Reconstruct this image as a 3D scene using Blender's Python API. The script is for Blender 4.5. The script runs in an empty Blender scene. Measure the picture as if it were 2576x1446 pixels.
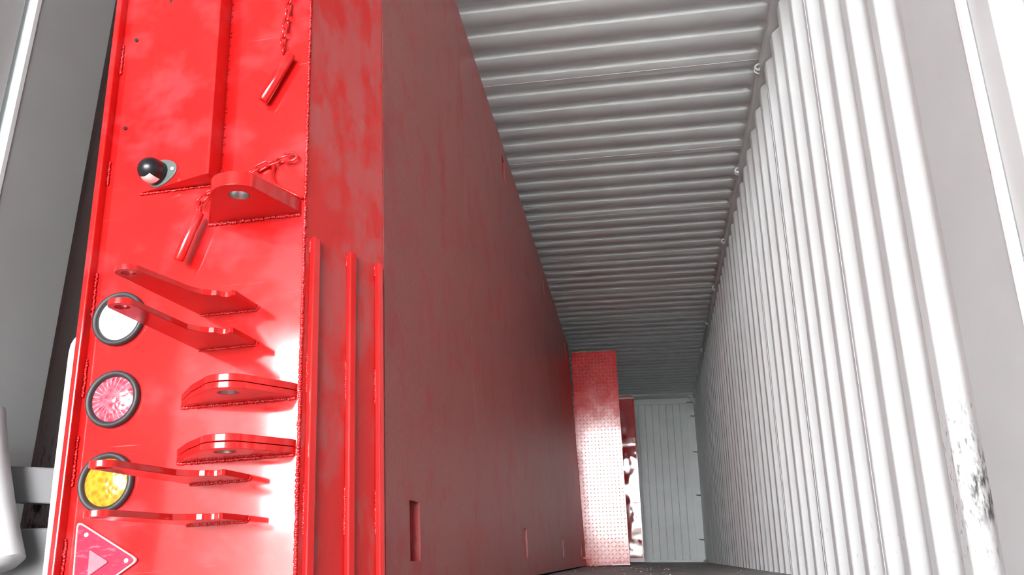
import bpy, bmesh, math, random
from mathutils import Vector, Matrix

random.seed(7)
SC = bpy.context.scene
COL = SC.collection

# ------------------------------------------------------------------ camera
F_PX = 2019.76
YAW, PITCH, ROLL, CAM_H = -0.1724, 0.3228, -0.0048, 0.1049
fw = Vector((math.sin(YAW) * math.cos(PITCH), math.cos(YAW) * math.cos(PITCH), math.sin(PITCH)))
rt = Vector((math.cos(YAW), -math.sin(YAW), 0))
up = rt.cross(fw)
r2 = rt * math.cos(ROLL) + up * math.sin(ROLL)
u2 = -rt * math.sin(ROLL) + up * math.cos(ROLL)
cam_data = bpy.data.cameras.new('camera')
cam_data.sensor_fit = 'HORIZONTAL'
cam_data.sensor_width = 36.0
cam_data.lens = F_PX / 2576 * 36.0
cam_data.clip_start = 0.02
cam = bpy.data.objects.new('camera', cam_data)
COL.objects.link(cam)
cam.matrix_world = Matrix(((r2.x, u2.x, -fw.x, 0), (r2.y, u2.y, -fw.y, 0), (r2.z, u2.z, -fw.z, CAM_H), (0, 0, 0, 1)))
SC.camera = cam

# ------------------------------------------------------------------ world and exposure
world = bpy.data.worlds.new('overcast_sky')
SC.world = world
world.use_nodes = True
wb = world.node_tree.nodes['Background']
wb.inputs['Color'].default_value = (0.97, 0.985, 1.0, 1)
wb.inputs['Strength'].default_value = 54.0
# loading hall open to the sky at one end; a portal only guides the sampling of that sky
HALL_L, HALL_R, HALL_Y, HALL_Z = -7.2, 2.6, -13.5, 4.6
pl = bpy.data.lights.new('sky_portal', 'AREA')
pl.shape = 'RECTANGLE'
pl.size, pl.size_y = HALL_R - HALL_L, HALL_Z + 1.5
pl.cycles.is_portal = True
po = bpy.data.objects.new('sky_portal', pl)
COL.objects.link(po)
po.location = ((HALL_L + HALL_R) / 2, HALL_Y, (HALL_Z - 1.5) / 2)
po.rotation_euler = (math.radians(90), 0, 0)
SC.view_settings.view_transform = 'Standard'
SC.view_settings.look = 'None'
SC.view_settings.gamma = 1.0
SC.view_settings.use_curve_mapping = False
SC.view_settings.exposure = 0.0
SC.cycles.use_denoising = True
SC.cycles.diffuse_bounces = 4
SC.cycles.glossy_bounces = 3
SC.cycles.max_bounces = 6
SC.cycles.use_adaptive_sampling = True
SC.cycles.adaptive_threshold = 0.2
SC.cycles.sample_clamp_indirect = 12.0


# ------------------------------------------------------------------ materials
def new_mat(name):
    m = bpy.data.materials.new(name)
    m.use_nodes = True
    nt = m.node_tree
    return m, nt, nt.nodes['Principled BSDF']


def N(nt, kind, **kw):
    n = nt.nodes.new(kind)
    for k, v in kw.items():
        if k in n.inputs:
            n.inputs[k].default_value = v
        else:
            setattr(n, k, v)
    return n


def coords(nt, scale=(1, 1, 1)):
    tc = N(nt, 'ShaderNodeTexCoord')
    mp = N(nt, 'ShaderNodeMapping')
    mp.inputs['Scale'].default_value = scale
    nt.links.new(tc.outputs['Object'], mp.inputs['Vector'])
    return mp.outputs['Vector']


def noise(nt, vec, scale, detail=4, rough=0.55):
    n = N(nt, 'ShaderNodeTexNoise')
    n.inputs['Scale'].default_value = scale
    n.inputs['Detail'].default_value = detail
    n.inputs['Roughness'].default_value = rough
    nt.links.new(vec, n.inputs['Vector'])
    return n.outputs['Fac']


def ramp(nt, fac, p0, p1, c0=(0, 0, 0, 1), c1=(1, 1, 1, 1)):
    r = N(nt, 'ShaderNodeValToRGB')
    r.color_ramp.elements[0].position = p0
    r.color_ramp.elements[1].position = p1
    r.color_ramp.elements[0].color = c0
    r.color_ramp.elements[1].color = c1
    nt.links.new(fac, r.inputs['Fac'])
    return r.outputs['Color']


def mix(nt, fac, a, b):
    m = N(nt, 'ShaderNodeMix', data_type='RGBA')
    for sock, val in (('Factor', fac), ('A', a), ('B', b)):
        s = [i for i in m.inputs if i.name == sock and (i.type == 'RGBA' or sock == 'Factor' and i.type == 'VALUE')][0]
        if isinstance(val, (tuple, float)):
            s.default_value = val
        else:
            nt.links.new(val, s)
    return [o for o in m.outputs if o.type == 'RGBA'][0]


def mul(nt, a, b, op='MULTIPLY'):
    m = N(nt, 'ShaderNodeMath', operation=op)
    for i, v in enumerate((a, b)):
        if isinstance(v, float):
            m.inputs[i].default_value = v
        else:
            nt.links.new(v, m.inputs[i])
    return m.outputs[0]


def bump(nt, b, height, strength=0.2, dist=0.002):
    n = N(nt, 'ShaderNodeBump')
    n.inputs['Strength'].default_value = strength
    n.inputs['Distance'].default_value = dist
    nt.links.new(height, n.inputs['Height'])
    nt.links.new(n.outputs['Normal'], b.inputs['Normal'])


def plain(name, col, rough=0.5, metal=0.0, var=0.08, scale=14, bmp=0.0, bscale=60, bdist=0.002):
    m, nt, b = new_mat(name)
    v = coords(nt)
    f = noise(nt, v, scale, 2)
    lo = tuple(c * (1 - var) for c in col) + (1,)
    hi = tuple(min(1, c * (1 + var)) for c in col) + (1,)
    nt.links.new(ramp(nt, f, 0.3, 0.7, lo, hi), b.inputs['Base Color'])
    b.inputs['Roughness'].default_value = rough
    b.inputs['Metallic'].default_value = metal
    if bmp:
        bump(nt, b, noise(nt, v, bscale, 3), bmp, bdist)
    return m


RED = (0.72, 0.014, 0.014)


def red_paint(name, rough=0.07, bmp=0.05, dull=0.25, wave=0.0):
    m, nt, b = new_mat(name)
    v = coords(nt)
    big = noise(nt, v, 5.0, 1, 0.5)
    col = ramp(nt, big, 0.35, 0.7, (0.50, 0.0075, 0.008, 1), (0.55, 0.011, 0.010, 1))
    # faint scratches running across the plate
    vs = coords(nt, (2.2, 2.2, 90))
    sc = ramp(nt, noise(nt, vs, 2.4, 3, 0.6), 0.66, 0.72)
    patch = ramp(nt, noise(nt, v, 4.0, 1), 0.5, 0.62)
    f = mul(nt, mul(nt, sc, patch), dull)
    if dull:
        smudge = ramp(nt, noise(nt, coords(nt, (1, 1, 1.4)), 6.5, 3, 0.62), 0.50, 0.66)
        col = mix(nt, mul(nt, smudge, 0.12), col, (0.60, 0.16, 0.19, 1))
    nt.links.new(mix(nt, f, col, (0.7, 0.25, 0.24, 1)), b.inputs['Base Color'])
    rr = ramp(nt, noise(nt, v, 7.0, 2, 0.6), 0.35, 0.7, (rough, rough, rough, 1), (rough * 1.9,) * 3 + (1,))
    nt.links.new(rr, b.inputs['Roughness'])
    if wave:
        bump(nt, b, mul(nt, noise(nt, v, 6.0, 1, 0.3), wave), bmp, 0.004)
    b.inputs['IOR'].default_value = 1.52
    return m


def container_paint(name, col, rough=0.42, stains=None):
    m, nt, b = new_mat(name)
    v = coords(nt)
    f = noise(nt, v, 3.0, 2, 0.6)
    c = ramp(nt, f, 0.3, 0.75, tuple(x * 0.95 for x in col) + (1,), tuple(min(1, x * 1.04) for x in col) + (1,))
    if stains:
        sep = N(nt, 'ShaderNodeSeparateXYZ')
        nt.links.new(coords(nt), sep.inputs[0])
        for (y0, z0, ry, rz, scl, lo, hi, scol, amt) in stains:
            dy = mul(nt, mul(nt, sep.outputs['Y'], -y0, 'ADD'), 1.0 / ry)
            dz = mul(nt, mul(nt, sep.outputs['Z'], -z0, 'ADD'), 1.0 / rz)
            d2 = mul(nt, mul(nt, dy, dy), mul(nt, dz, dz), 'ADD')
            fall = ramp(nt, d2, 0.25, 1.0, (1, 1, 1, 1), (0, 0, 0, 1))
            vv = N(nt, 'ShaderNodeMapping')
            vv.inputs['Rotation'].default_value = (0.6, 0, 0)
            vv.inputs['Scale'].default_value = (1, 2.2, 0.9)
            nt.links.new(coords(nt), vv.inputs['Vector'])
            ns = ramp(nt, noise(nt, vv.outputs[0], scl, 4, 0.6), lo, hi)
            c = mix(nt, mul(nt, mul(nt, fall, ns), amt), c, scol)
    nt.links.new(c, b.inputs['Base Color'])
    b.inputs['Roughness'].default_value = rough
    return m


M = {}
M['wall'] = container_paint('container_wall_paint', (0.835, 0.86, 0.86), 0.45, [
    (2.03, 0.25, 0.07, 0.11, 24.0, 0.46, 0.60, (0.05, 0.05, 0.05, 1), 0.95),
    (2.08, 0.27, 0.16, 0.24, 38.0, 0.54, 0.66, (0.16, 0.16, 0.16, 1), 0.8),
    (3.6, 0.10, 3.0, 0.16, 30.0, 0.63, 0.70, (0.4, 0.39, 0.37, 1), 0.5)])
M['ceiling'] = container_paint('container_roof_paint', (0.75, 0.785, 0.785), 0.42)
M['post'] = container_paint('container_post_paint', (0.70, 0.725, 0.725), 0.5)
M['post_rust'] = container_paint('container_post_paint_with_rust_spots', (0.70, 0.725, 0.725), 0.5, [
    (1.618, 0.842, 0.007, 0.012, 30.0, 0.25, 0.45, (0.62, 0.30, 0.12, 1), 0.9),
    (1.618, 0.636, 0.007, 0.010, 30.0, 0.25, 0.45, (0.62, 0.30, 0.12, 1), 0.9)])
M['red'] = red_paint('glossy_red_paint')
M['red_wavy'] = red_paint('glossy_red_paint_on_dented_sheet', 0.06, 0.22, 0.0, 9.0)
M['red_tread'] = red_paint('glossy_red_paint_on_tread', 0.08, 0.03, 0.0)

# dusty red of the approach plate
m, nt, b = new_mat('dusty_red_paint')
v = coords(nt, (1, 1, 0.6))
f = ramp(nt, noise(nt, v, 9.0, 5, 0.68), 0.45, 0.57)
streak = ramp(nt, noise(nt, coords(nt, (1, 1, 0.1)), 70.0, 4), 0.45, 0.75)
f2 = mul(nt, f, mul(nt, mul(nt, streak, 0.35), 0.65, 'ADD'))
nt.links.new(mix(nt, f2, (0.40, 0.010, 0.009, 1), (0.32, 0.062, 0.062, 1)), b.inputs['Base Color'])
b.inputs['Roughness'].default_value = 0.42
bump(nt, b, noise(nt, v, 120.0, 3), 0.12, 0.002)
M['red_dusty'] = m

# film faced plywood deck with pressed mesh and red overspray
m, nt, b = new_mat('film_faced_deck_plywood')
v = coords(nt)
blotch = ramp(nt, noise(nt, coords(nt, (1, 1.0, 0.75)), 6.0, 3, 0.72), 0.50, 0.66)
base = ramp(nt, noise(nt, v, 1.3, 3), 0.3, 0.7, (0.34, 0.066, 0.062, 1), (0.37, 0.085, 0.074, 1))
fine = ramp(nt, noise(nt, coords(nt, (1, 1.0, 0.5)), 130.0, 2, 0.7), 0.40, 0.66)
c = mix(nt, mul(nt, fine, 0.45), base, (0.50, 0.15, 0.14, 1))
c = mix(nt, mul(nt, blotch, 0.8), c, (0.42, 0.012, 0.022, 1))
vo = N(nt, 'ShaderNodeTexVoronoi', feature='DISTANCE_TO_EDGE')
vo.inputs['Scale'].default_value = 190.0
vo.inputs['Randomness'].default_value = 0.7
nt.links.new(v, vo.inputs['Vector'])
h = mul(nt, noise(nt, coords(nt, (1, 1.6, 0.22)), 3.0, 1), 2.5)
net = ramp(nt, vo.outputs['Distance'], 0.02, 0.10, (1, 1, 1, 1), (0, 0, 0, 1))
c = mix(nt, mul(nt, net, 0.3), c, (0.20, 0.035, 0.035, 1))
nt.links.new(c, b.inputs['Base Color'])
bump(nt, b, h, 0.08, 0.003)
b.inputs['Roughness'].default_value = 0.36
b.inputs['Specular IOR Level'].default_value = 0.35
M['deck'] = m

M['floor'] = plain('worn_floor_plywood', (0.30, 0.295, 0.29), 0.55, 0, 0.45, 6, 0.2, 40)
M['rubber'] = plain('black_rubber', (0.045, 0.045, 0.047), 0.5, 0, 0.15, 20, 0.1)
M['grey_rubber'] = plain('dark_grey_rubber_grommet', (0.024, 0.023, 0.025), 0.5, 0, 0.2, 20, 0.1)
M['gasket'] = plain('grey_green_gasket', (0.10, 0.115, 0.11), 0.45, 0, 0.1, 30)
M['black_plastic'] = plain('black_plastic', (0.008, 0.008, 0.010), 0.3, 0, 0.2, 30)
M['lens_clear'] = plain('white_lamp_lens', (0.95, 0.95, 0.95), 0.12, 0, 0.03, 60, 0.2, 200)
M['white_plastic'] = plain('white_plastic', (0.92, 0.92, 0.93), 0.35, 0, 0.03, 10)
M['pale_pink'] = plain('pale_lamp_window', (0.8, 0.68, 0.66), 0.3, 0, 0.08, 60)
M['reflector_pale'] = plain('pale_red_reflector', (0.62, 0.14, 0.17), 0.2, 0, 0.1, 60)
M['hole'] = plain('painted_hole_shade', (0.012, 0.010, 0.010), 0.9, 0, 0.2, 60)  # dark colour stands for the shade inside the screw holes
M['steel'] = plain('bare_steel_bore', (0.55, 0.54, 0.52), 0.3, 0.9, 0.2, 60, 0.1, 200)
M['grey_steel'] = plain('grey_painted_steel', (0.16, 0.16, 0.165), 0.5, 0, 0.08, 12, 0.08)
M['pale_steel'] = plain('pale_grey_painted_steel', (0.20, 0.195, 0.20), 0.5, 0, 0.06, 9, 0.08)
M['yellow'] = plain('yellow_strap', (0.85, 0.55, 0.03), 0.5, 0, 0.1, 30)
M['scrap'] = plain('pale_scrap', (0.42, 0.40, 0.35), 0.8, 0, 0.2, 60)
M['ground'] = plain('yard_concrete', (0.36, 0.355, 0.34), 0.8, 0, 0.15, 0.8, 0.3, 8)
M['shed'] = plain('shed_sheeting', (0.17, 0.17, 0.175), 0.6, 0, 0.08, 0.7)
M['light_block'] = plain('light_block_dark', (0.05, 0.045, 0.045), 0.6, 0, 0.2, 8)  # dark colour of the added light-blocking sheet

# lamp lenses with facets
for nm, c0, c1 in (('lens_red', (0.34, 0.012, 0.03, 1), (0.55, 0.09, 0.13, 1)), ('lens_amber', (0.62, 0.12, 0.004, 1), (0.66, 0.27, 0.02, 1))):
    m, nt, b = new_mat(nm)
    v = coords(nt)
    vo = N(nt, 'ShaderNodeTexVoronoi')
    vo.inputs['Scale'].default_value = 90.0
    nt.links.new(v, vo.inputs['Vector'])
    nt.links.new(mix(nt, ramp(nt, vo.outputs['Distance'], 0.1, 0.75), c0, c1), b.inputs['Base Color'])
    b.inputs['Roughness'].default_value = 0.1
    bump(nt, b, vo.outputs['Distance'], 0.35, 0.003)
    if nm == 'lens_red':      # radial facets of the lens
        sp = N(nt, 'ShaderNodeSeparateXYZ')
        nt.links.new(coords(nt), sp.inputs[0])
        an = mul(nt, sp.outputs['X'], sp.outputs['Z'], 'ARCTAN2')
        ray = mul(nt, mul(nt, an, 26.0), 0.0, 'ADD')
        sn = N(nt, 'ShaderNodeMath', operation='SINE')
        nt.links.new(ray, sn.inputs[0])
        fr = mul(nt, ramp(nt, sn.outputs[0], 0.6, 1.0), ramp(nt, noise(nt, coords(nt), 60.0, 2), 0.4, 0.6))
        old = b.inputs['Base Color'].links[0].from_socket
        nt.links.new(mix(nt, mul(nt, fr, 0.7), old, (0.8, 0.45, 0.47, 1)), b.inputs['Base Color'])
    M[nm] = m
m, nt, b = new_mat('reflector_red')
v = coords(nt)
st = ramp(nt, noise(nt, coords(nt, (12, 12, 40)), 3.0, 3), 0.55, 0.68)
nt.links.new(mix(nt, mul(nt, st, 0.5), (0.46, 0.02, 0.05, 1), (0.6, 0.16, 0.21, 1)), b.inputs['Base Color'])
b.inputs['Roughness'].default_value = 0.15
M['reflector'] = m


# ------------------------------------------------------------------ mesh helpers
class MB:
    """collects geometry for ONE mesh"""
    def __init__(self):
        self.v = []
        self.f = []

    def add(self, vs, fs):
        o = len(self.v)
        self.v += [tuple(p) for p in vs]
        self.f += [tuple(i + o for i in f) for f in fs]
        return self

    def box(self, x0, x1, y0, y1, z0, z1):
        vs = [(x, y, z) for x in (x0, x1) for y in (y0, y1) for z in (z0, z1)]
        return self.add(vs, [(0, 1, 3, 2), (4, 6, 7, 5), (0, 4, 5, 1), (2, 3, 7, 6), (0, 2, 6, 4), (1, 5, 7, 3)])

    def prism(self, poly, z0, z1, fn=lambda a, b, z: (a, b, z)):
        n = len(poly)
        vs = [fn(a, b, z0) for a, b in poly] + [fn(a, b, z1) for a, b in poly]
        fs = [tuple(range(n))[::-1], tuple(range(n, 2 * n))]
        fs += [(i, (i + 1) % n, n + (i + 1) % n, n + i) for i in range(n)]
        return self.add(vs, fs)

    def tube(self, pts, r, seg=8, closed=False, cap=True):
        pts = [Vector(p) for p in pts]
        n = len(pts)
        rings = []
        prev = None
        for i, p in enumerate(pts):
            if closed:
                t = (pts[(i + 1) % n] - pts[i - 1]).normalized()
            else:
                t = (pts[min(i + 1, n - 1)] - pts[max(i - 1, 0)]).normalized()
            if prev is None:
                ref = Vector((0, 0, 1)) if abs(t.z) < 0.9 else Vector((1, 0, 0))
                a = t.cross(ref).normalized()
            else:
                a = (prev - t * prev.dot(t)).normalized()
            prev = a
            bb = t.cross(a)
            rr = r[i] if isinstance(r, (list, tuple)) else r
            rings.append([p + (a * math.cos(k * 2 * math.pi / seg) + bb * math.sin(k * 2 * math.pi / seg)) * rr for k in range(seg)])
        vs = [q for ring in rings for q in ring]
        fs = []
        for i in range(n if closed else n - 1):
            j = (i + 1) % n
            for k in range(seg):
                fs.append((i * seg + k, i * seg + (k + 1) % seg, j * seg + (k + 1) % seg, j * seg + k))
        if not closed and cap:
            fs.append(tuple(range(seg))[::-1])
            fs.append(tuple((n - 1) * seg + k for k in range(seg)))
        return self.add(vs, fs)

    def lathe(self, prof, origin, axis, seg=32):
        """prof: (radius, distance along axis)"""
        ax = Vector(axis).normalized()
        ref = Vector((0, 0, 1)) if abs(ax.z) < 0.9 else Vector((1, 0, 0))
        a = ax.cross(ref).normalized()
        bb = ax.cross(a)
        o = Vector(origin)
        vs, fs = [], []
        for r, d in prof:
            for k in range(seg):
                t = k * 2 * math.pi / seg
                vs.append(o + ax * d + (a * math.cos(t) + bb * math.sin(t)) * max(r, 1e-5))
        for i in range(len(prof) - 1):
            for k in range(seg):
                fs.append((i * seg + k, i * seg + (k + 1) % seg, (i + 1) * seg + (k + 1) % seg, (i + 1) * seg + k))
        return self.add(vs, fs)

    def blob(self, c, r, seg=6, rings=4, s=(1, 1, 1)):
        vs, fs = [], []
        for i in range(1, rings):
            ph = math.pi * i / rings
            for k in range(seg):
                t = 2 * math.pi * k / seg
                vs.append((c[0] + r * s[0] * math.sin(ph) * math.cos(t), c[1] + r * s[1] * math.sin(ph) * math.sin(t), c[2] + r * s[2] * math.cos(ph)))
        top, bot = len(vs), len(vs) + 1
        vs += [(c[0], c[1], c[2] + r * s[2]), (c[0], c[1], c[2] - r * s[2])]
        for i in range(rings - 2):
            for k in range(seg):
                fs.append((i * seg + k, (i + 1) * seg + k, (i + 1) * seg + (k + 1) % seg, i * seg + (k + 1) % seg))
        for k in range(seg):
            fs.append((top, k, (k + 1) % seg))
            q = (rings - 2) * seg
            fs.append((bot, q + (k + 1) % seg, q + k))
        return self.add(vs, fs)

    def grid_solid(self, us, vs_, omit, n0, n1):
        """plate in the (y,z) grid with some cells left out; x from n0 to n1"""
        U, W = len(us), len(vs_)
        idx = lambda s, i, j: s * U * W + i * W + j
        pts = [(n, u, w) for n in (n0, n1) for u in us for w in vs_]
        fs = []
        has = lambda i, j: 0 <= i < U - 1 and 0 <= j < W - 1 and (i, j) not in omit
        for i in range(U - 1):
            for j in range(W - 1):
                if not has(i, j):
                    continue
                fs.append((idx(0, i, j), idx(0, i, j + 1), idx(0, i + 1, j + 1), idx(0, i + 1, j)))
                fs.append((idx(1, i, j), idx(1, i + 1, j), idx(1, i + 1, j + 1), idx(1, i, j + 1)))
                for di, dj, e0, e1 in ((-1, 0, (i, j), (i, j + 1)), (1, 0, (i + 1, j + 1), (i + 1, j)), (0, -1, (i + 1, j), (i, j)), (0, 1, (i, j + 1), (i + 1, j + 1))):
                    if not has(i + di, j + dj):
                        fs.append((idx(0, *e0), idx(1, *e0), idx(1, *e1), idx(0, *e1)))
        return self.add(pts, fs)

    def build(self, name, mat, parent=None, smooth=False, bevel=0.0, angle=40, seg=2):
        me = bpy.data.meshes.new(name)
        me.from_pydata(self.v, [], self.f)
        bm = bmesh.new()
        bm.from_mesh(me)
        loose = [v for v in bm.verts if not v.link_faces]
        if loose:
            bmesh.ops.delete(bm, geom=loose, context='VERTS')
        bmesh.ops.recalc_face_normals(bm, faces=bm.faces)
        bm.to_mesh(me)
        bm.free()
        if mat is not None:
            me.materials.append(mat)
        o = bpy.data.objects.new(name, me)
        COL.objects.link(o)
        if parent is not None:
            o.parent = parent
        if bevel:
            bv = o.modifiers.new('bevel', 'BEVEL')
            bv.width = bevel
            bv.segments = seg
            bv.limit_method = 'ANGLE'
            bv.angle_limit = math.radians(20)
            bv.harden_normals = bool(smooth)
        if smooth:
            for p in me.polygons:
                p.use_smooth = True
            if angle < 180:
                me.set_sharp_from_angle(angle=math.radians(angle))
        return o


def holed_prism(outer, holes, z0, z1):
    """plate with round holes: polygons in (x,y), thickness along z"""
    bm = bmesh.new()
    edges = []
    for loop in [outer] + holes:
        vs = [bm.verts.new((a, b, z0)) for a, b in loop]
        edges += [bm.edges.new((vs[i], vs[(i + 1) % len(vs)])) for i in range(len(vs))]
    r = bmesh.ops.triangle_fill(bm, use_beauty=True, edges=edges)
    faces = [g for g in r['geom'] if isinstance(g, bmesh.types.BMFace)]
    ex = bmesh.ops.extrude_face_region(bm, geom=faces)
    for g in ex['geom']:
        if isinstance(g, bmesh.types.BMVert):
            g.co.z = z1
    bmesh.ops.recalc_face_normals(bm, faces=bm.faces)
    bm.verts.index_update()
    mb = MB()
    mb.add([v.co[:] for v in bm.verts], [[v.index for v in f.verts] for f in bm.faces])
    bm.free()
    return mb


def arc(cx, cy, r, a0, a1, n):
    return [(cx + r * math.cos(math.radians(a0 + (a1 - a0) * i / n)), cy + r * math.sin(math.radians(a0 + (a1 - a0) * i / n))) for i in range(n + 1)]


def circle(cx, cy, r, n=20):
    return arc(cx, cy, r, 0, 360, n)[:-1]


def tag(o, label=None, cat=None, group=None, kind=None):
    if label:
        o['label'] = label
    if cat:
        o['category'] = cat
    if group:
        o['group'] = group
    if kind:
        o['kind'] = kind
    return o


def struct(o, label, cat):
    return tag(o, label, cat, None, 'structure')


def weld(pts, r, parent, step=None, jit=0.5, squash=(1, 0.75, 1)):
    """bead of overlapping drops along a polyline"""
    mb = MB()
    r *= 0.8
    step = step or r * 0.95
    for p, q in zip(pts[:-1], pts[1:]):
        p, q = Vector(p), Vector(q)
        n = max(1, int((q - p).length / step))
        for i in range(n):
            c = p.lerp(q, (i + random.uniform(0.2, 0.8)) / n)
            c += Vector([random.uniform(-1, 1) * r * jit * 0.5 for _ in range(3)])
            mb.blob(c, r * random.uniform(0.7, 1.15), 6, 4, squash)
    o = mb.build('weld_bead', M['red'], parent, True, angle=180)
    o['kind'] = 'stuff'
    return o


# ------------------------------------------------------------------ container dimensions (metres)
XR, XL = 0.707, -1.645
YD, YE = 1.60, 13.98
H = 2.69


def corrugated_wall(name, side, label):
    """vertical trapezoid corrugation in sheets of four waves"""
    sgn = 1 if side == 'right' else -1
    x_in = XR if side == 'right' else XL
    dep, pw, w0 = 0.033 * sgn, 0.2507, 1.925
    root_mb = MB().box(min(x_in + dep, x_in + dep * 1.9), max(x_in + dep, x_in + dep * 1.9), 1.80, YE + 0.05, -0.06, 0.0)
    root = struct(root_mb.build(name, M['post']), label, 'wall')
    y, k = w0, 0
    total = int((YE - w0) / pw)
    while k < total:
        n = min(4, total - k)
        pr = []
        for i in range(n):
            s = w0 + (k + i) * pw
            pr += [(x_in, s), (x_in + dep, s + 0.061), (x_in + dep, s + 0.125), (x_in, s + 0.186)]
        pr.append((x_in, w0 + (k + n) * pw))
        if k + n == total:
            pr.append((x_in, YE + 0.03))
        th = 0.004 * sgn
        mb = MB()
        zs = (0.0, 2.60)
        vs = [(px, py, z) for px, py in pr for z in zs] + [(px + th, py, z) for px, py in pr for z in zs]
        L = len(pr)
        fs = []
        for i in range(L - 1):
            fs.append((2 * i, 2 * i + 1, 2 * i + 3, 2 * i + 2))
            o2 = 2 * L
            fs.append((o2 + 2 * i, o2 + 2 * i + 2, o2 + 2 * i + 3, o2 + 2 * i + 1))
        mb.add(vs, fs)
        mb.build('wall_sheet', M['wall'], root, True, 0.009, angle=60, seg=3)
        if k + n < total:
            ys = w0 + (k + n) * pw - 0.03
            MB().box(min(x_in - 0.001 * sgn, x_in), max(x_in - 0.001 * sgn, x_in), ys - 0.004, ys + 0.004, 0.0, 2.6).build('sheet_seam', M['post'], root)
        k += n
    return root


wall_right = corrugated_wall('wall_right', 'right', 'bright corrugated grey steel side wall of the container on the right')
wall_left = corrugated_wall('wall_left', 'left', 'shaded corrugated steel side wall behind the upended red trailer')

# top rails
rail = MB().box(XR - 0.022, XR + 0.07, YD, YE + 0.05, 2.605, 2.66)
rail.box(XR + 0.0, XR + 0.07, YD, YE + 0.05, 2.655, H + 0.03)
trim_1 = struct(rail.build('trim_1', M['post'], None, False, 0.008), 'grey steel top rail between ribbed roof and right wall', 'rail')
for yy in (3.915, 5.16, 6.48, 7.74, 9.0, 10.3, 11.6):
    mb = MB()
    for dy in (0.0, 0.032):
        pts = [(XR - 0.024 - 0.03 * math.sin(math.radians(t)) * 0.8, yy + dy, 2.625 - 0.12 + 0.105 * 0 + 0.10 + 0.018 * math.cos(math.radians(t))) for t in range(0, 181, 30)]
        mb.tube(pts, 0.006, 6)
    mb.tube([(XR - 0.03, yy - 0.01, 2.592), (XR - 0.03, yy + 0.042, 2.592)], 0.006, 6)
    tag(mb.build('lashing_ring', M['wall'], trim_1, True, angle=180), 'small pale lashing ring')
rl = MB().box(XL - 0.07, XL + 0.022, YD, YE + 0.05, 2.605, H + 0.03)
struct(rl.build('trim_2', M['post'], None, False, 0.008), 'grey steel top rail of the left side wall, above the trailer', 'rail')

# roof: pressed ribs in sheets of five
ceil_edge = MB().box(XL - 0.03, XR + 0.03, YD, 2.4, H, H + 0.012)
ceil_edge.box(XL - 0.03, XR + 0.03, 13.62, YE + 0.05, H - 0.03, H + 0.012)
ceiling = struct(ceil_edge.build('ceiling', M['ceiling'], None, False), 'ribbed grey steel roof of the container seen from below', 'roof')
PR, RD = 0.1984, 0.034
Y0R = 3.4985 - 0.080
k0 = -7


def groove(t):
    """0 on the flat, 1 inside the pressed groove; t = metres from groove start"""
    def ss(x):
        x = min(1, max(0, x))
        return x * x * (3 - 2 * x)
    return ss((t - 0.0) / 0.030) * (1 - ss((t - 0.072) / 0.016))


tsamp = [0.0, 0.005, 0.010, 0.015, 0.020, 0.025, 0.030, 0.072, 0.0745, 0.077, 0.080, 0.083, 0.0855, 0.088, 0.15]
yend = 13.62
k = k0
while Y0R + k * PR < yend - 0.1:
    nrib = 5
    ys = []
    for i in range(nrib):
        s = Y0R + (k + i) * PR
        if s + 0.1 > yend:
            break
        ys += [(s + t, groove(t)) for t in tsamp]
    last = min(Y0R + (k + nrib) * PR, yend)
    ys.append((last - 0.0001, 0))
    ys = [(min(a, yend), b) for a, b in ys]
    xs = [(XL - 0.01, 0), (XL + 0.05, 0)] + [(XL + 0.05 + 0.06 * i / 6, math.sin(math.pi / 2 * i / 6)) for i in range(1, 7)]
    xs += [(XR - 0.085 + 0.06 * (i - 6) / 6 + 0.06, math.cos(math.pi / 2 * i / 6) ** 0.8 if i < 6 else 0) for i in range(0, 7)]
    xs += [(XR + 0.01, 0)]
    vs, fs = [], []
    for (yy, g) in ys:
        for (xx, mk) in xs:
            vs.append((xx, yy, H + RD * g * mk))
    W = len(xs)
    for i in range(len(ys) - 1):
        for j in range(W - 1):
            fs.append((i * W + j, i * W + j + 1, (i + 1) * W + j + 1, (i + 1) * W + j))
    o = MB().add(vs, fs).build('roof_sheet', M['ceiling'], ceiling, True, angle=180)
    # lap seam of the next sheet
    MB().box(XL, XR, last - 0.047, last - 0.044, H - 0.002, H).build('sheet_seam', M['wall'], ceiling)
    k += nrib

# far end wall
mb = MB()
pr = []
x = XR - 0.132
while x > XL:
    pr += [(x, YE), (x - 0.100, YE), (x - 0.107, YE + 0.016), (x - 0.114, YE)]
    x -= 0.1175
vs = [(px, py, z) for px, py in pr for z in (0.03, 2.60)]
fs = [(2 * i, 2 * i + 1, 2 * i + 3, 2 * i + 2) for i in range(len(pr) - 1)]
mb.add(vs, fs)
wall_back = struct(mb.build('wall_back', M['wall'], None, False), 'flat-ribbed pale grey end wall deep inside the container', 'wall')
MB().box(XL, XR - 0.126, YE - 0.03, YE + 0.05, 2.565, 2.66).build('top_rail', M['wall'], wall_back, False, 0.004)
MB().box(XL, XR, YE - 0.012, YE + 0.05, 0.0, 0.035).build('sill_rail', M['wall'], wall_back, False, 0.004)
MB().box(XR - 0.132, XR - 0.126, YE - 0.045, YE + 0.05, 0.0, 2.66).build('post_edge', M['wall'], wall_back)
MB().box(XR - 0.126, XR + 0.03, YE - 0.02, YE + 0.05, 0.0, 2.58).build('corner_post', M['wall'], wall_back, False, 0.004)
MB().box(XR - 0.126, XR + 0.03, YE - 0.03, YE + 0.05, 2.59, 2.665).build('corner_block', M['wall'], wall_back, False, 0.006)
g = MB().prism([(XR - 0.125, 2.69), (XR - 0.105, 2.645), (XR - 0.05, 2.60), (XR, 2.50), (XR, 2.69)], 13.66, 13.672, lambda a, b_, z: (a, z, b_))
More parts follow.
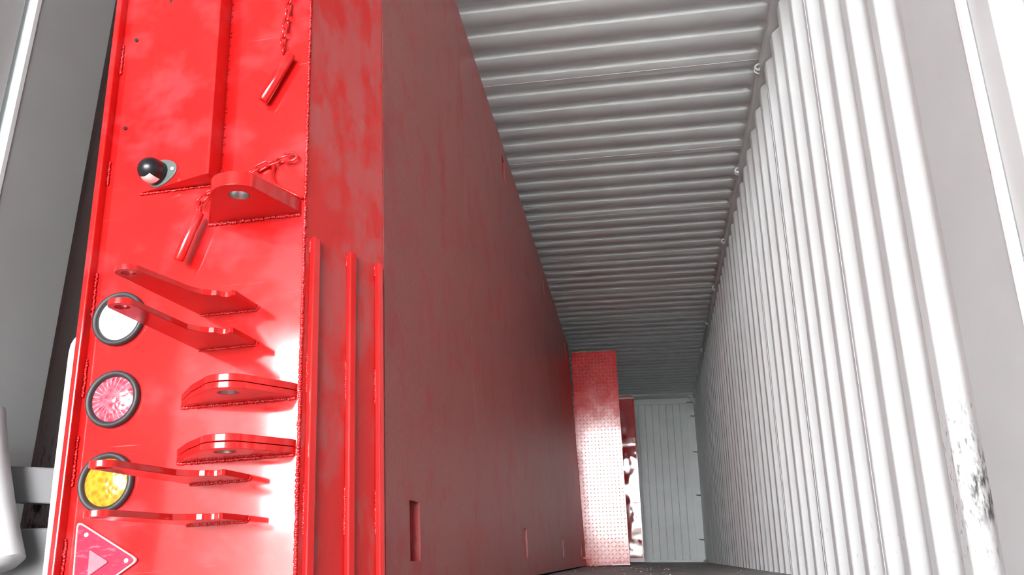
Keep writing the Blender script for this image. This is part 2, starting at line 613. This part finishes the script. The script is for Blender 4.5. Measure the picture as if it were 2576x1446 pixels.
g.build('corner_gusset', M['wall'], wall_back)
for zz in (2.35, 1.75, 1.05, 0.35):
    MB().tube([(XR - 0.07, YE - 0.03, zz), (XR - 0.01, YE - 0.06, zz - 0.01), (XR + 0.01, YE - 0.07, zz + 0.015)], 0.008, 6).build('lashing_bar', M['grey_steel'], wall_back)

# floor
floor = struct(MB().box(XL - 0.04, XR + 0.04, 1.56, YE + 0.05, -0.06, 0.0).build('floor', M['floor']), 'worn dark plywood floor of the container with scattered debris', 'floor')

# door end: corner posts, header, sill, open leaf
p = MB().prism([(XR, 1.93), (XR, 1.612), (XR + 0.009, 1.601), (XR + 0.16, 1.601), (XR + 0.16, 1.93)], -0.12, 2.72)
trim_3 = struct(p.build('trim_3', M['post_rust'], None, False, 0.003), 'flat pale grey corner post at the right edge of the doorway', 'post')
MB().prism([(XR - 0.0015, 1.617), (XR + 0.0, 1.606), (XR + 0.012, 1.594), (XR + 0.016, 1.600), (XR + 0.006, 1.612)], -0.1, 2.70).build('edge_strip', M['white_plastic'], trim_3)
p = MB().prism([(-1.578, 1.857), (-1.578, 1.580), (-1.586, 1.571), (-1.80, 1.571), (-1.80, 1.857)], -0.12, 2.72)
trim_4 = struct(p.build('trim_4', M['post'], None, False, 0.003), 'flat grey corner post at the left edge of the doorway', 'post')
MB().prism([(-1.5765, 1.585), (-1.578, 1.574), (-1.590, 1.562), (-1.594, 1.568), (-1.584, 1.580)], -0.1, 2.70).build('edge_strip', M['white_plastic'], trim_4)
struct(MB().box(-1.80, XR + 0.16, 1.57, 1.75, 2.585, 2.78).build('trim_5', M['post'], None, False, 0.005), 'grey steel door header across the container opening', 'beam')
struct(MB().box(-1.80, XR + 0.16, 1.50, 1.62, -0.16, -0.062).build('trim_6', M['post'], None, False, 0.005), 'grey steel door sill under the container opening', 'beam')
# right leaf, swung open square to the doorway; ribbed panel inside a flat frame
pf_ = [(XR + 0.012, 1.590), (XR + 0.012, 1.503)]
yy = 1.503
while yy > 0.62:
    pf_ += [(XR + 0.046, yy - 0.055), (XR + 0.046, yy - 0.125), (XR + 0.012, yy - 0.18), (XR + 0.012, yy - 0.25)]
    yy -= 0.25
pf_ += [(XR + 0.012, 0.44), (XR + 0.085, 0.44), (XR + 0.085, 1.590)]
door_1 = struct(MB().prism(pf_, 0.0, 2.57).build('door_1', M['wall'], None, False, 0.003), 'white container door leaf swung open at the right edge', 'door')
# left leaf, swung open past the square
leaf_p0, leaf_dir = Vector((-1.600, 1.560)), Vector((0.06, -1.0)).normalized()
leaf_n = Vector((-leaf_dir.y, leaf_dir.x))
q = [leaf_p0, leaf_p0 + leaf_dir * 1.15, leaf_p0 + leaf_dir * 1.15 - leaf_n * 0.05, leaf_p0 - leaf_n * 0.05]
door_2 = struct(MB().prism([(a.x, a.y) for a in q], 0.0, 2.57).build('door_2', M['wall'], None, False, 0.006), 'grey container door leaf swung open at the left edge', 'door')

# yard and the shed roof over it (they give the light its shape)
struct(MB().box(-40, 40, -60, 20, -1.6, -1.5).build('ground', M['ground']), 'concrete yard in front of the container opening', 'ground')
struct(MB().box(HALL_L - 0.3, HALL_R + 0.3, HALL_Y, 16.0, HALL_Z, HALL_Z + 0.15).build('shed_roof', M['shed']), 'grey roof of the loading hall above the yard', 'roof')
struct(MB().box(HALL_L - 0.3, HALL_L, HALL_Y, 16.0, -1.5, HALL_Z).build('shed_wall', M['shed']), 'grey wall of the loading hall on the left', 'wall')
struct(MB().box(HALL_R, HALL_R + 0.3, HALL_Y, 16.0, -1.5, HALL_Z).build('shed_wall', M['shed']), 'grey wall of the loading hall on the right', 'wall')
struct(MB().box(HALL_L - 0.3, HALL_R + 0.3, 16.0, 16.3, -1.5, HALL_Z).build('shed_wall', M['shed']), 'grey end wall of the loading hall behind the container', 'wall')

struct(MB().box(-40, 40, -46.3, -46, -1.5, 1.9).build('yard_wall', M['ground']), 'concrete wall at the far side of the yard', 'wall')

# ------------------------------------------------------------------ the red trailer, standing on its side
LEAN = math.radians(-3.1)
ta = Vector((-0.028, 1, 0)).normalized()
te = Vector((math.sin(LEAN), 0, math.cos(LEAN)))
te = (te - ta * te.dot(ta)).normalized()
tn = ta.cross(te)
if tn.x < 0:
    tn = -tn
TO = Vector((-0.652 + 0.028 * 4.93, 0, 0.0))
trailer = bpy.data.objects.new('trailer', None)
COL.objects.link(trailer)
trailer.matrix_world = Matrix(((tn.x, ta.x, te.x, TO.x), (tn.y, ta.y, te.y, TO.y), (tn.z, ta.z, te.z, TO.z), (0, 0, 0, 1)))
tag(trailer, 'large red flatbed trailer standing on its side along the container', 'trailer')
T = trailer
YF = 1.475          # end plate plane (local y); camera side is -y
VB, VT = 0.045, 2.34
UEND = 8.70

MB().prism([(-0.580, 0.045), (-0.10, 0.012), (-0.10, VT), (-0.580, VT)], YF, YF + 0.012, lambda a, b_, z: (a, z, b_)).build('end_plate', M['red'], T)
MB().box(-0.586, -0.572, YF - 0.024, YF + 0.05, 0.045, VT).build('edge_rim', M['red'], T, False, 0.003)
# approach plate
MB().prism([(-0.101, YF), (0.0, 1.70), (-0.012, 1.71), (-0.112, YF + 0.01)], 0.012, VT).build('approach_plate', M['red_dusty'], T, False, 0.002)
sd = Vector((0.101, 0.225)).normalized()
sm = Vector((sd.y, -sd.x))
A0 = Vector((-0.101, YF))
for s0, w in ((0.012, 0.020), (0.122, 0.019), (0.214, 0.017)):
    q = [A0 + sd * s0, A0 + sd * (s0 + w), A0 + sd * (s0 + w) + sm * 0.013, A0 + sd * s0 + sm * 0.013]
    MB().prism([(a.x, a.y) for a in q], 0.015, 0.752).build('traction_bar', M['red_tread'], T, False, 0.003, seg=3)
    for a_, b_ in ((0.72, 0.745), (0.42, 0.50), (0.15, 0.24)):
        e0 = A0 + sd * s0 + sm * 0.002
        weld([(e0.x, e0.y, a_), (e0.x, e0.y, b_)], 0.0035, T)

# deck sheets with tie-down slots
seams = [1.702] + [2.80 + 1.03 * i for i in range(6)] + [UEND]
slots = [1.945, 4.012, 6.08, 8.15]
for u0, u1 in zip(seams[:-1], seams[1:]):
    inside = [s for s in slots if u0 < s < u1]
    vs_ = [0.012, 0.095, 0.233, 2.105, 2.243, VT]
    if inside:
        s = inside[0]
        us = [u0 + 0.0015, s - 0.048, s + 0.048, u1 - 0.0015]
        MB().grid_solid(us, vs_, {(1, 1), (1, 3)}, -0.028, 0.0).build('deck_sheet', M['deck'], T)
    else:
        MB().grid_solid([u0 + 0.0015, u1 - 0.0015], vs_, set(), -0.028, 0.0).build('deck_sheet', M['deck'], T)
for s in slots:
    for v0, v1 in ((0.095, 0.233), (2.105, 2.243)):
        a0, a1, d = s - 0.056, s + 0.056, -0.10
        mb = MB()
        for bx in ((d, d + 0.004, a0, a1, v0 - 0.008, v1 + 0.008), (d, -0.028, a0, a0 + 0.004, v0 - 0.008, v1 + 0.008), (d, -0.028, a1 - 0.004, a1, v0 - 0.008, v1 + 0.008),
                   (d, -0.028, a0, a1, v0 - 0.012, v0 - 0.008), (d, -0.028, a0, a1, v1 + 0.008, v1 + 0.012)):
            mb.box(*bx)
        pk = mb.build('tie_down_pocket', M['red_tread'], T)
        MB().tube([(-0.062, s + 0.016, v0 - 0.006), (-0.062, s + 0.016, v1 + 0.006)], 0.026, 16).build('tie_bar', M['red_tread'], pk, True, angle=60)
        w_ = weld([(-0.040, s + 0.03, v0 + 0.002), (-0.040, s + 0.03, v0 + 0.035)], 0.006, pk)

MB().box(0.0, 0.03, 8.28, 8.42, 0.075, 0.092).build('stop_tab', M['red_tread'], T)

# frame behind the deck
for v0 in (0.03, VT - 0.05):
    MB().box(-0.30, -0.03, 1.72, UEND, v0, v0 + 0.045).build('side_rail', M['red'], T)
for v0 in (0.70, 1.58):
    MB().box(-0.56, -0.03, 1.73, UEND, v0, v0 + 0.06).build('chassis_beam', M['red'], T)
for i in range(8):
    u = 2.2 + i * 0.9
    MB().box(-0.22, -0.03, u, u + 0.05, 0.08, VT - 0.06).build('cross_member', M['red'], T)
MB().box(-0.62, -0.56, 2.1, UEND, 0.06, VT - 0.1).build('light_block_sheet', M['light_block'], T)  # added sheet, keeps light from leaking through under the deck
# white strip and grey edge behind the rim
bs = [(-0.588, 0.05), (-0.6225, 0.05), (-0.6265, 0.30), (-0.6265, 0.552), (-0.624, 0.570), (-0.617, 0.583), (-0.607, 0.590), (-0.588, 0.592)]
bp = MB().prism(bs, YF + 0.012, YF + 0.05, lambda a, b_, z: (a, z, b_)).build('bumper_strip', M['white_plastic'], T, False, 0.004)
tag(bp, 'white rounded bumper strip')

# number plate bracket (wedge, proud on its right side)
RZ = 0.052
bk = MB().prism([(-0.300, YF), (-0.300, YF - RZ), (-0.306, YF - RZ - 0.001), (-0.49, YF - 0.002), (-0.49, YF)], 0.900, 1.62).build('number_plate_bracket', M['red'], T, False, 0.002)


def slope_y(n_):
    return YF - 0.001 if n_ < -0.49 else YF - RZ * (n_ + 0.49) / 0.19


for n_, v_ in ((-0.363, 1.313), (-0.538, 1.311), (-0.367, 1.074), (-0.542, 1.072), (-0.45, 1.40)):
    MB().lathe([(0.0045, 0), (0.0045, 0.0012), (0.0, 0.0012)], (n_, slope_y(n_) - 0.001, v_), (0, -1, 0) if n_ < -0.49 else (-0.264, -0.965, 0), 10).build('screw_hole', M['hole'], bk)  # discs on the surface; hole shade is painted by their dark colour
weld([(-0.49, YF - 0.003, 0.897), (-0.30, YF - 0.003, 0.897)], 0.0035, T)
weld([(-0.297, YF - 0.003, 0.90), (-0.297, YF - 0.003, 1.55)], 0.0030, T, step=0.02)

# number plate lamp
lc = Vector((-0.436, slope_y(-0.436), 0.933))
ax = Vector((-0.25, -1, 0.0)).normalized()
prof = [(0.0275, 0.0), (0.0275, 0.026)] + [(0.0275 * math.cos(math.radians(t)), 0.026 + 0.0275 * math.sin(math.radians(t))) for t in range(10, 91, 10)]
lamp = MB().lathe(prof, lc, ax, 28).build('plate_lamp', M['black_plastic'], T, True, angle=180)
tag(lamp, 'black domed number plate lamp')
gs = []
for t in range(0, 360, 12):
    c_, s_ = math.cos(math.radians(t)), math.sin(math.radians(t))
    e_ = 0.050 if c_ > 0 else 0.034
    gs.append((lc.x + e_ * c_ * (abs(c_) ** 0.25), lc.z + 0.033 * s_ - 0.10 * 0))
GA = MB()
n_g = len(gs)
vs = [(a, slope_y(a) + 0.001, b_) for a, b_ in gs] + [(a, slope_y(a) - 0.006, b_) for a, b_ in gs]
GA.add(vs, [tuple(range(n_g)), tuple(range(n_g, 2 * n_g))[::-1]] + [(i, (i + 1) % n_g, n_g + (i + 1) % n_g, n_g + i) for i in range(n_g)])
GA.build('gasket', M['gasket'], lamp, False, 0.0015)
MB().blob((lc.x + 0.040, slope_y(lc.x + 0.04) - 0.008, lc.z), 0.0042, 8, 6).build('screw', M['lens_clear'], lamp, True, angle=180)
wn = MB()
wv, wf = [], []
ref = ax.cross(Vector((0, 0, 1))).normalized()
dn = ref.cross(ax).normalized()
if dn.z > 0:
    dn = -dn
for i in range(5):
    ph = math.radians(-28 + 66 * i / 4)      # around the barrel
    for j in range(4):
        el = 0.016 + 0.026 * j / 3
        rr = 0.0281 if el <= 0.026 else 0.0281 * math.cos(math.asin(min(0.9, (el - 0.026) / 0.0281)))
        wv.append(lc + ax * el + (dn * math.cos(ph) - ref * math.sin(ph)) * rr)
for i in range(4):
    for j in range(3):
        wf.append((i * 4 + j, i * 4 + j + 1, i * 4 + j + 5, i * 4 + j + 4))
wn.add(wv, wf).build('lamp_window', M['pale_pink'], lamp, True, angle=180)


# hinge lugs: horizontal plates standing off the end plate
def lug(outline, hole, v0, th, plates=1, name='hinge_lug', bore=True):
    mb = MB()
    t = th / plates
    o = None
    hp = circle(hole[0], hole[1], hole[2], 20)
    for i in range(plates):
        pm = holed_prism(outline, [hp], v0 + i * t, v0 + (i + 1) * t - (0.0012 if plates > 1 and i == 0 else 0))
        mb.add(pm.v, pm.f)
    o = mb.build(name, M['red_tread'], T, True, 0.0012, angle=25)
    if bore:
        rr = hole[2] - 0.0006
        MB().tube([(hole[0], hole[1], v0 + 0.0008), (hole[0], hole[1], v0 + th - 0.0008)], rr, 20, cap=False).build('bore', M['steel'], o, True, angle=180)
    return o


outA = [(-0.112, YF + 0.004), (-0.322, YF + 0.004), (-0.305, 1.445), (-0.262, 1.372)] + arc(-0.197, 1.366, 0.056, 195, 320, 12) + [(-0.112, YF - 0.012)]
lug(outA, (-0.195, 1.360, 0.020), 0.805, 0.030)
weld([(-0.318, YF - 0.003, 0.803), (-0.115, YF - 0.003, 0.803)], 0.0052, T)
outC = [(-0.108, YF + 0.004), (-0.357, YF + 0.004), (-0.292, 1.402)] + arc(-0.205, 1.392, 0.052, 215, 318, 12) + [(-0.112, YF - 0.014)]
for v0 in (0.410, 0.300):
    lug(outC, (-0.207, 1.384, 0.019), v0, 0.027, 2)
    weld([(-0.352, YF - 0.003, v0 - 0.002), (-0.112, YF - 0.003, v0 - 0.002)], 0.0045, T)
    weld([(-0.352, YF - 0.003, v0 - 0.002), (-0.112, YF - 0.003, v0 - 0.002)], 0.0030, T)


def arm_outline(ct):
    cx, cy, r = ct
    pts = [(-0.200, YF + 0.004), (-0.324, YF + 0.004), (cx - r, cy + 0.01)]
    pts += arc(cx, cy, r, 185, 355, 10)
    pts += [(-0.268, 1.33), (-0.256, 1.352), (-0.243, 1.363), (-0.233, 1.366)]
    pts += arc(-0.2185, 1.369, 0.0125, 170, 20, 8)
    pts += [(-0.201, 1.378)]
    return pts


for v0, ct in ((0.600, (-0.318, 1.212, 0.023)), (0.525, (-0.300, 1.178, 0.023)), (0.257, (-0.303, 1.180, 0.023)), (0.181, (-0.303, 1.180, 0.023))):
    lug(arm_outline(ct), (ct[0], ct[1], 0.0125), v0, 0.011, 1, 'support_arm', False)
    weld([(-0.322, YF - 0.002, v0 - 0.001), (-0.202, YF - 0.002, v0 - 0.001), (-0.196, YF - 0.002, v0 + 0.006)], 0.0036, T)

# weld runs of the end plate
weld([(-0.103, YF - 0.003, 0.05), (-0.103, YF - 0.003, 1.60)], 0.0048, T)
for a_, b_ in ((1.22, 1.30), (0.93, 0.99), (0.62, 0.72), (0.45, 0.53), (0.27, 0.37), (0.09, 0.17)):
    weld([(-0.569, YF - 0.003, a_), (-0.569, YF - 0.003, b_)], 0.0042, T)

# round lamps in rubber grommets
for v_, n_, mt, lb in ((0.610, -0.505, 'lens_clear', 'clear white reversing lamp'), (0.439, -0.500, 'lens_red', 'round red tail lamp with starred lens'), (0.273, -0.496, 'lens_amber', 'round amber indicator lamp')):
    pf = [(0.046, 0.0), (0.046, 0.004), (0.040, 0.0065), (0.025, 0.009), (0.0, 0.010)]
    ln = MB().lathe(pf, (0, 0, 0), (0, -1, 0), 40).build('tail_lamp', M[mt], T, True, angle=50)
    ln.location = (n_, YF, v_)
    tag(ln, lb)
    rg = [(0.0585, 0.0), (0.0585, 0.008), (0.0565, 0.012), (0.0525, 0.013), (0.0475, 0.010), (0.0455, 0.003), (0.0455, 0.0)]
    tag(MB().lathe(rg, (0, 0, 0), (0, -1, 0), 48).build('rubber_ring', M['grey_rubber'], ln, True, angle=50), 'dark grey rubber grommet')


# triangular reflector
def rounded(tri, r, n=5):
    out = []
    for i in range(len(tri)):
        p0, p1, p2 = Vector(tri[i - 1]), Vector(tri[i]), Vector(tri[(i + 1) % len(tri)])
        a_, c_ = (p0 - p1).normalized(), (p2 - p1).normalized()
        s_, e_ = p1 + a_ * r, p1 + c_ * r
        for k_ in range(n + 1):
            t = k_ / n
            out.append(tuple((s_ * (1 - t) + p1 * t) * (1 - t) + (p1 * (1 - t) + e_ * t) * t))
    return out


tri = [(-0.546, 0.204), (-0.410, 0.124), (-0.540, 0.044)]
fnf = lambda a, b_, z: (a, z, b_)
cen = Vector((sum(p_[0] for p_ in tri) / 3, sum(p_[1] for p_ in tri) / 3))
sc_tri = lambda s_: [tuple(cen + (Vector(p_) - cen) * s_) for p_ in tri]
rf = MB().prism(rounded(tri, 0.014), YF - 0.006, YF, fnf).build('triangle_reflector', M['reflector'], T, False, 0.001)
tag(rf, 'red triangular rear reflector with raised rim, its highlights painted white')
ob, ib = rounded(sc_tri(1.0), 0.014), rounded(sc_tri(0.955), 0.013)
n_ = len(ob)
vs = [(a, YF - 0.009, b_) for a, b_ in ob] + [(a, YF - 0.009, b_) for a, b_ in ib] + [(a, YF - 0.004, b_) for a, b_ in ob] + [(a, YF - 0.004, b_) for a, b_ in ib]
fs = []
for i in range(n_):
    j = (i + 1) % n_
    fs += [(i, j, n_ + j, n_ + i), (i, 2 * n_ + i, 2 * n_ + j, j), (n_ + i, n_ + j, 3 * n_ + j, 3 * n_ + i)]
MB().add(vs, fs).build('reflector_rim_highlight', M['white_plastic'], rf)  # raised rim; the white colour paints its edge highlights
MB().prism(rounded(sc_tri(0.30), 0.004), YF - 0.0095, YF - 0.005, fnf).build('reflector_centre', M['reflector_pale'], rf)
for a_, b_ in ((-0.524, 0.176), (-0.436, 0.124)):
    MB().blob((a_, YF - 0.007, b_), 0.0045, 8, 6).build('screw', M['lens_clear'], rf, True, angle=180)

# chains and locking pins
LK = MB()
lp = []
for t in range(0, 360, 30):
    c_, s_ = math.cos(math.radians(t)), math.sin(math.radians(t))
    lp.append((0.0065 * c_, 0, 0.0065 * s_ + (0.0085 if s_ >= 0 else -0.0085)))
LK.tube(lp, 0.0026, 6, closed=True)
link_src = LK.build('chain_link', M['red'], None, True, angle=180)
link_me = link_src.data
bpy.data.objects.remove(link_src)


def chain(pts, parent):
    pts = [Vector(p_) for p_ in pts]
    L = [0]
    for a_, b_ in zip(pts[:-1], pts[1:]):
        L.append(L[-1] + (b_ - a_).length)
    n = max(2, int(L[-1] / 0.0225))
    for i in range(n):
        d = (i + 0.5) / n * L[-1]
        for j in range(len(L) - 1):
            if L[j] <= d <= L[j + 1]:
                break
        p_ = pts[j].lerp(pts[j + 1], (d - L[j]) / (L[j + 1] - L[j]))
        dr = (pts[j + 1] - pts[j]).normalized()
        o = bpy.data.objects.new('chain_link', link_me)
        COL.objects.link(o)
        o.parent = parent
        rot = dr.to_track_quat('Z', 'Y') @ Matrix.Rotation(math.radians(35 + 90 * (i % 2) + random.uniform(-18, 18)), 3, 'Z').to_quaternion()
        o.matrix_local = Matrix.Translation(p_) @ rot.to_matrix().to_4x4()


def pin(p0, p1, r):
    p0, p1 = Vector(p0), Vector(p1)
    d = (p1 - p0).normalized()
    L_ = (p1 - p0).length
    return MB().lathe([(0, 0), (r * 0.85, 0), (r, 0.003), (r, L_ - 0.003), (r * 0.85, L_), (0, L_)], p0, d, 20).build('locking_pin', M['red'], T, True, angle=50)


p1 = pin((-0.140, YF - 0.018, 1.196), (-0.201, YF - 0.020, 1.083), 0.0115)
tag(p1, 'short red locking pin hanging from the upper chain')
chain([(-0.148, YF - 0.012, 1.53), (-0.150, YF - 0.012, 1.36), (-0.164, YF - 0.014, 1.225), (-0.160, YF - 0.016, 1.205)], p1)
p2 = pin((-0.328, YF - 0.030, 0.822), (-0.366, YF - 0.030, 0.716), 0.0115)
tag(p2, 'short red locking pin hanging left of the upper lug')
chain([(-0.140, YF - 0.010, 0.938), (-0.20, YF - 0.010, 0.925), (-0.255, YF - 0.010, 0.90), (-0.315, YF - 0.012, 0.878), (-0.333, YF - 0.018, 0.855), (-0.331, YF - 0.026, 0.825)], p2)
MB().tube([(-0.150, YF - 0.012, 0.947), (-0.128, YF - 0.012, 0.947), (-0.121, YF - 0.012, 0.940), (-0.121, YF - 0.012, 0.934), (-0.128, YF - 0.012, 0.928), (-0.150, YF - 0.012, 0.928)], 0.0032, 8).build('chain_staple', M['red'], T, True, angle=180)
wl = [(-0.172, YF - 0.006, 0.925), (-0.178, YF - 0.010, 0.905), (-0.176, YF - 0.012, 0.888), (-0.166, YF - 0.012, 0.874), (-0.150, YF - 0.012, 0.864), (-0.125, YF - 0.010, 0.848), (-0.108, YF - 0.008, 0.838)]
MB().tube(wl, 0.003, 8).build('wire_loop', M['red'], T, True, angle=180)


# ------------------------------------------------------------------ two loading ramps standing upright deeper inside
def ramp_root(name, x, y, lean, label, yaw):
    e = bpy.data.objects.new(name, None)
    COL.objects.link(e)
    e.location = (x, y, 0.012)
    e.rotation_euler = (0, lean, math.radians(yaw))
    tag(e, label, 'ramp', 'upright loading ramps')
    return e


RW, RH = 0.495, 2.255
r1 = ramp_root('loading_ramp', -0.808, 8.78, math.radians(-1.2), 'red diamond-plate loading ramp standing upright at the far end of the trailer', 2.6)
MB().box(0, RW, 0, 0.008, 0.0, RH).build('tread_plate', M['red_tread'], r1, False, 0.002)
MB().box(0, 0.05, 0.008, 0.11, 0.0, RH).build('side_channel', M['red'], r1)
MB().box(RW - 0.05, RW, 0.008, 0.11, 0.0, RH).build('side_channel', M['red'], r1)
MB().box(0.0, RW, 0.008, 0.12, RH - 0.01, RH + 0.004).build('end_cap', M['red'], r1)
MB().box(RW * 0.62, RW, -0.008, 0.06, -0.008, 0.004).build('foot_strip', M['pale_pink'], r1)
MB().box(0.0, RW * 0.62, 0.0, 0.11, -0.008, 0.003).build('foot_plate', M['red'], r1)
tr = MB()
nx, nz = 13, 58
for i in range(nx):
    for j in range(nz):
        cx = (i + 0.6) * RW / (nx + 0.2)
        cz = (j + 0.6) * RH / (nz + 0.2)
        s_ = 1 if (i + j) % 2 else -1
        dx, dz = 0.0115 * s_, 0.0115
        wx, wz = 0.0034, -0.0034 * s_
        tr.add([(cx - dx, 0, cz - dz), (cx + wx, 0, cz + wz), (cx + dx, 0, cz + dz), (cx - wx, 0, cz - wz), (cx - dx * 0.45, -0.0019, cz - dz * 0.45), (cx + dx * 0.45, -0.0019, cz + dz * 0.45)],
               [(0, 1, 4), (1, 5, 4), (1, 2, 5), (2, 3, 5), (3, 4, 5), (3, 0, 4)])
o = tr.build('tread_pattern', M['red_tread'], r1, True, angle=180)
o['kind'] = 'stuff'
for zz in (1.47, 0.84, 0.22):
    hg = [(RW - 0.045, zz + 0.05), (RW, zz + 0.042), (RW - 0.012, zz + 0.015), (RW - 0.012, zz - 0.015), (RW, zz - 0.042), (RW - 0.045, zz - 0.05), (RW - 0.032, zz - 0.018), (RW - 0.032, zz + 0.018)]
    MB().prism(hg, -0.007, 0.0, fnf).build('hinge_tab', M['red_tread'], r1, False, 0.001)

r2_ = ramp_root('loading_ramp', -0.735, 12.0, math.radians(-0.75), 'smooth-backed dark red loading ramp standing behind the diamond-plate ramp', 1.6)
MB().box(0, RW, 0, 0.010, 0.02, 2.30).build('back_sheet', M['red_wavy'], r2_)
MB().box(RW - 0.006, RW + 0.012, -0.012, 0.09, 0.0, 2.31).build('side_channel', M['red'], r2_, False, 0.003)
MB().box(0, RW + 0.016, -0.03, 0.11, 0.0, 0.055).build('foot_strip', M['pale_pink'], r2_, False, 0.004)
MB().box(0, RW + 0.006, -0.03, 0.11, 2.30, 2.325).build('end_cap', M['pale_pink'], r2_, False, 0.004)
MB().box(0, RW, -0.02, 0.10, 2.325, 2.345).build('end_flange', M['red'], r2_)


def strap(name, pts, label, w=0.02):
    mb = MB()
    vs = []
    for x_, y_, z_ in pts:
        vs += [(x_, y_ - w, z_), (x_, y_ + w, z_), (x_, y_ - w, z_ + 0.006), (x_, y_ + w, z_ + 0.006)]
    fs = []
    for i in range(len(pts) - 1):
        o_ = 4 * i
        fs += [(o_, o_ + 1, o_ + 5, o_ + 4), (o_ + 2, o_ + 6, o_ + 7, o_ + 3), (o_, o_ + 4, o_ + 6, o_ + 2), (o_ + 1, o_ + 3, o_ + 7, o_ + 5)]
    L_ = 4 * (len(pts) - 1)
    fs += [(0, 2, 3, 1), (L_, L_ + 1, L_ + 3, L_ + 2)]
    return tag(mb.add(vs, fs).build(name, M['yellow']), label, 'strap')


zt = 0.012 + RH + 0.006
strap('plastic_strap', [(-0.80, 8.83, zt), (-0.76, 8.83, zt + 0.012), (-0.73, 8.83, zt + 0.004), (-0.69, 8.83, zt + 0.004)], 'yellow strap lying on top of the diamond-plate ramp')
strap('plastic_strap', [(-0.40, 12.02, 2.36), (-0.35, 12.02, 2.378), (-0.30, 12.02, 2.364)], 'yellow strap lying on top of the smooth-backed ramp')
strap('plastic_strap', [(-0.715, 8.72, 0.001), (-0.69, 8.72, 0.016), (-0.665, 8.72, 0.004), (-0.65, 8.72, 0.002)], 'yellow strap end on the floor at the foot of the diamond-plate ramp')

# ------------------------------------------------------------------ things in the gap left of the trailer
def beam(x0, x1, z0, z1, tilt, label):
    mb = MB().prism([(x0, z0 + tilt), (x1, z0), (x1, z1), (x0, z1 + tilt)], 1.625, 1.76, fnf)
    o = mb.build('steel_beam', M['pale_steel'], None, False, 0.004)
    return tag(o, label, 'beam', 'short beams left of the trailer')


beam(-1.50, -1.255, 0.215, 0.293, 0.014, 'pale grey steel beam end left of the trailer, upper of the two')
beam(-1.50, -1.255, 0.0, 0.168, 0.0, 'pale grey steel beam end left of the trailer, lower of the two')
gp = MB().prism([(-1.437, 0.60), (-1.405, 0.602), (-1.36, 0.602), (-1.33, 0.0), (-1.375, 0.0), (-1.385, 0.29)], 1.80, 1.84, fnf).build('steel_plate', M['grey_steel'], None, False, 0.003)
tag(gp, 'narrow dark grey upright plate behind the white bumper strip', 'plate')
wp = MB().tube([(-1.475, 1.54, 0.41), (-1.445, 1.54, 0.31), (-1.40, 1.54, 0.19), (-1.352, 1.54, 0.090), (-1.349, 1.54, 0.082)], [0.058, 0.058, 0.058, 0.056, 0.040], 28)
wpo = wp.build('white_pipe', M['white_plastic'], None, True, angle=50)
tag(wpo, 'white rounded pipe slanting at the lower left beside the beams', 'pipe')
bb_ = MB().prism([(-1.56, 0.0), (-1.24, 0.0), (-1.245, 0.030), (-1.28, 0.036), (-1.40, 0.036), (-1.56, 0.030)], 1.47, 1.62, fnf).build('rubber_block', M['rubber'], None, False, 0.006)
tag(bb_, 'black rubber block under the white slanting pipe', 'block')

# ------------------------------------------------------------------ debris on the floor
pw_ = MB()
for i in range(9):
    pw_.blob((0.62 + random.uniform(-0.035, 0.035), 12.2 + random.uniform(-0.05, 0.05), 0.022 + random.uniform(-0.008, 0.012)), 0.02, 5, 4, (1, 1, 0.7))
tag(pw_.build('paper_wad', M['scrap']), 'crumpled pale paper wad on the floor against the right wall', 'paper')
db = MB()
for i in range(110):
    yy = random.uniform(3.2, 9.0)
    xx = random.uniform(-0.62, 0.6)
    if xx > 0.1 and random.random() < 0.6:
        continue
    r_ = random.uniform(0.002, 0.007)
    db.blob((xx, yy, r_ * 0.4), r_, 5, 3, (1.2, 1.4, 0.5))
tag(db.build('floor_debris', M['scrap']), 'fine pale wood crumbs scattered on the dark floor', 'debris', None, 'stuff')
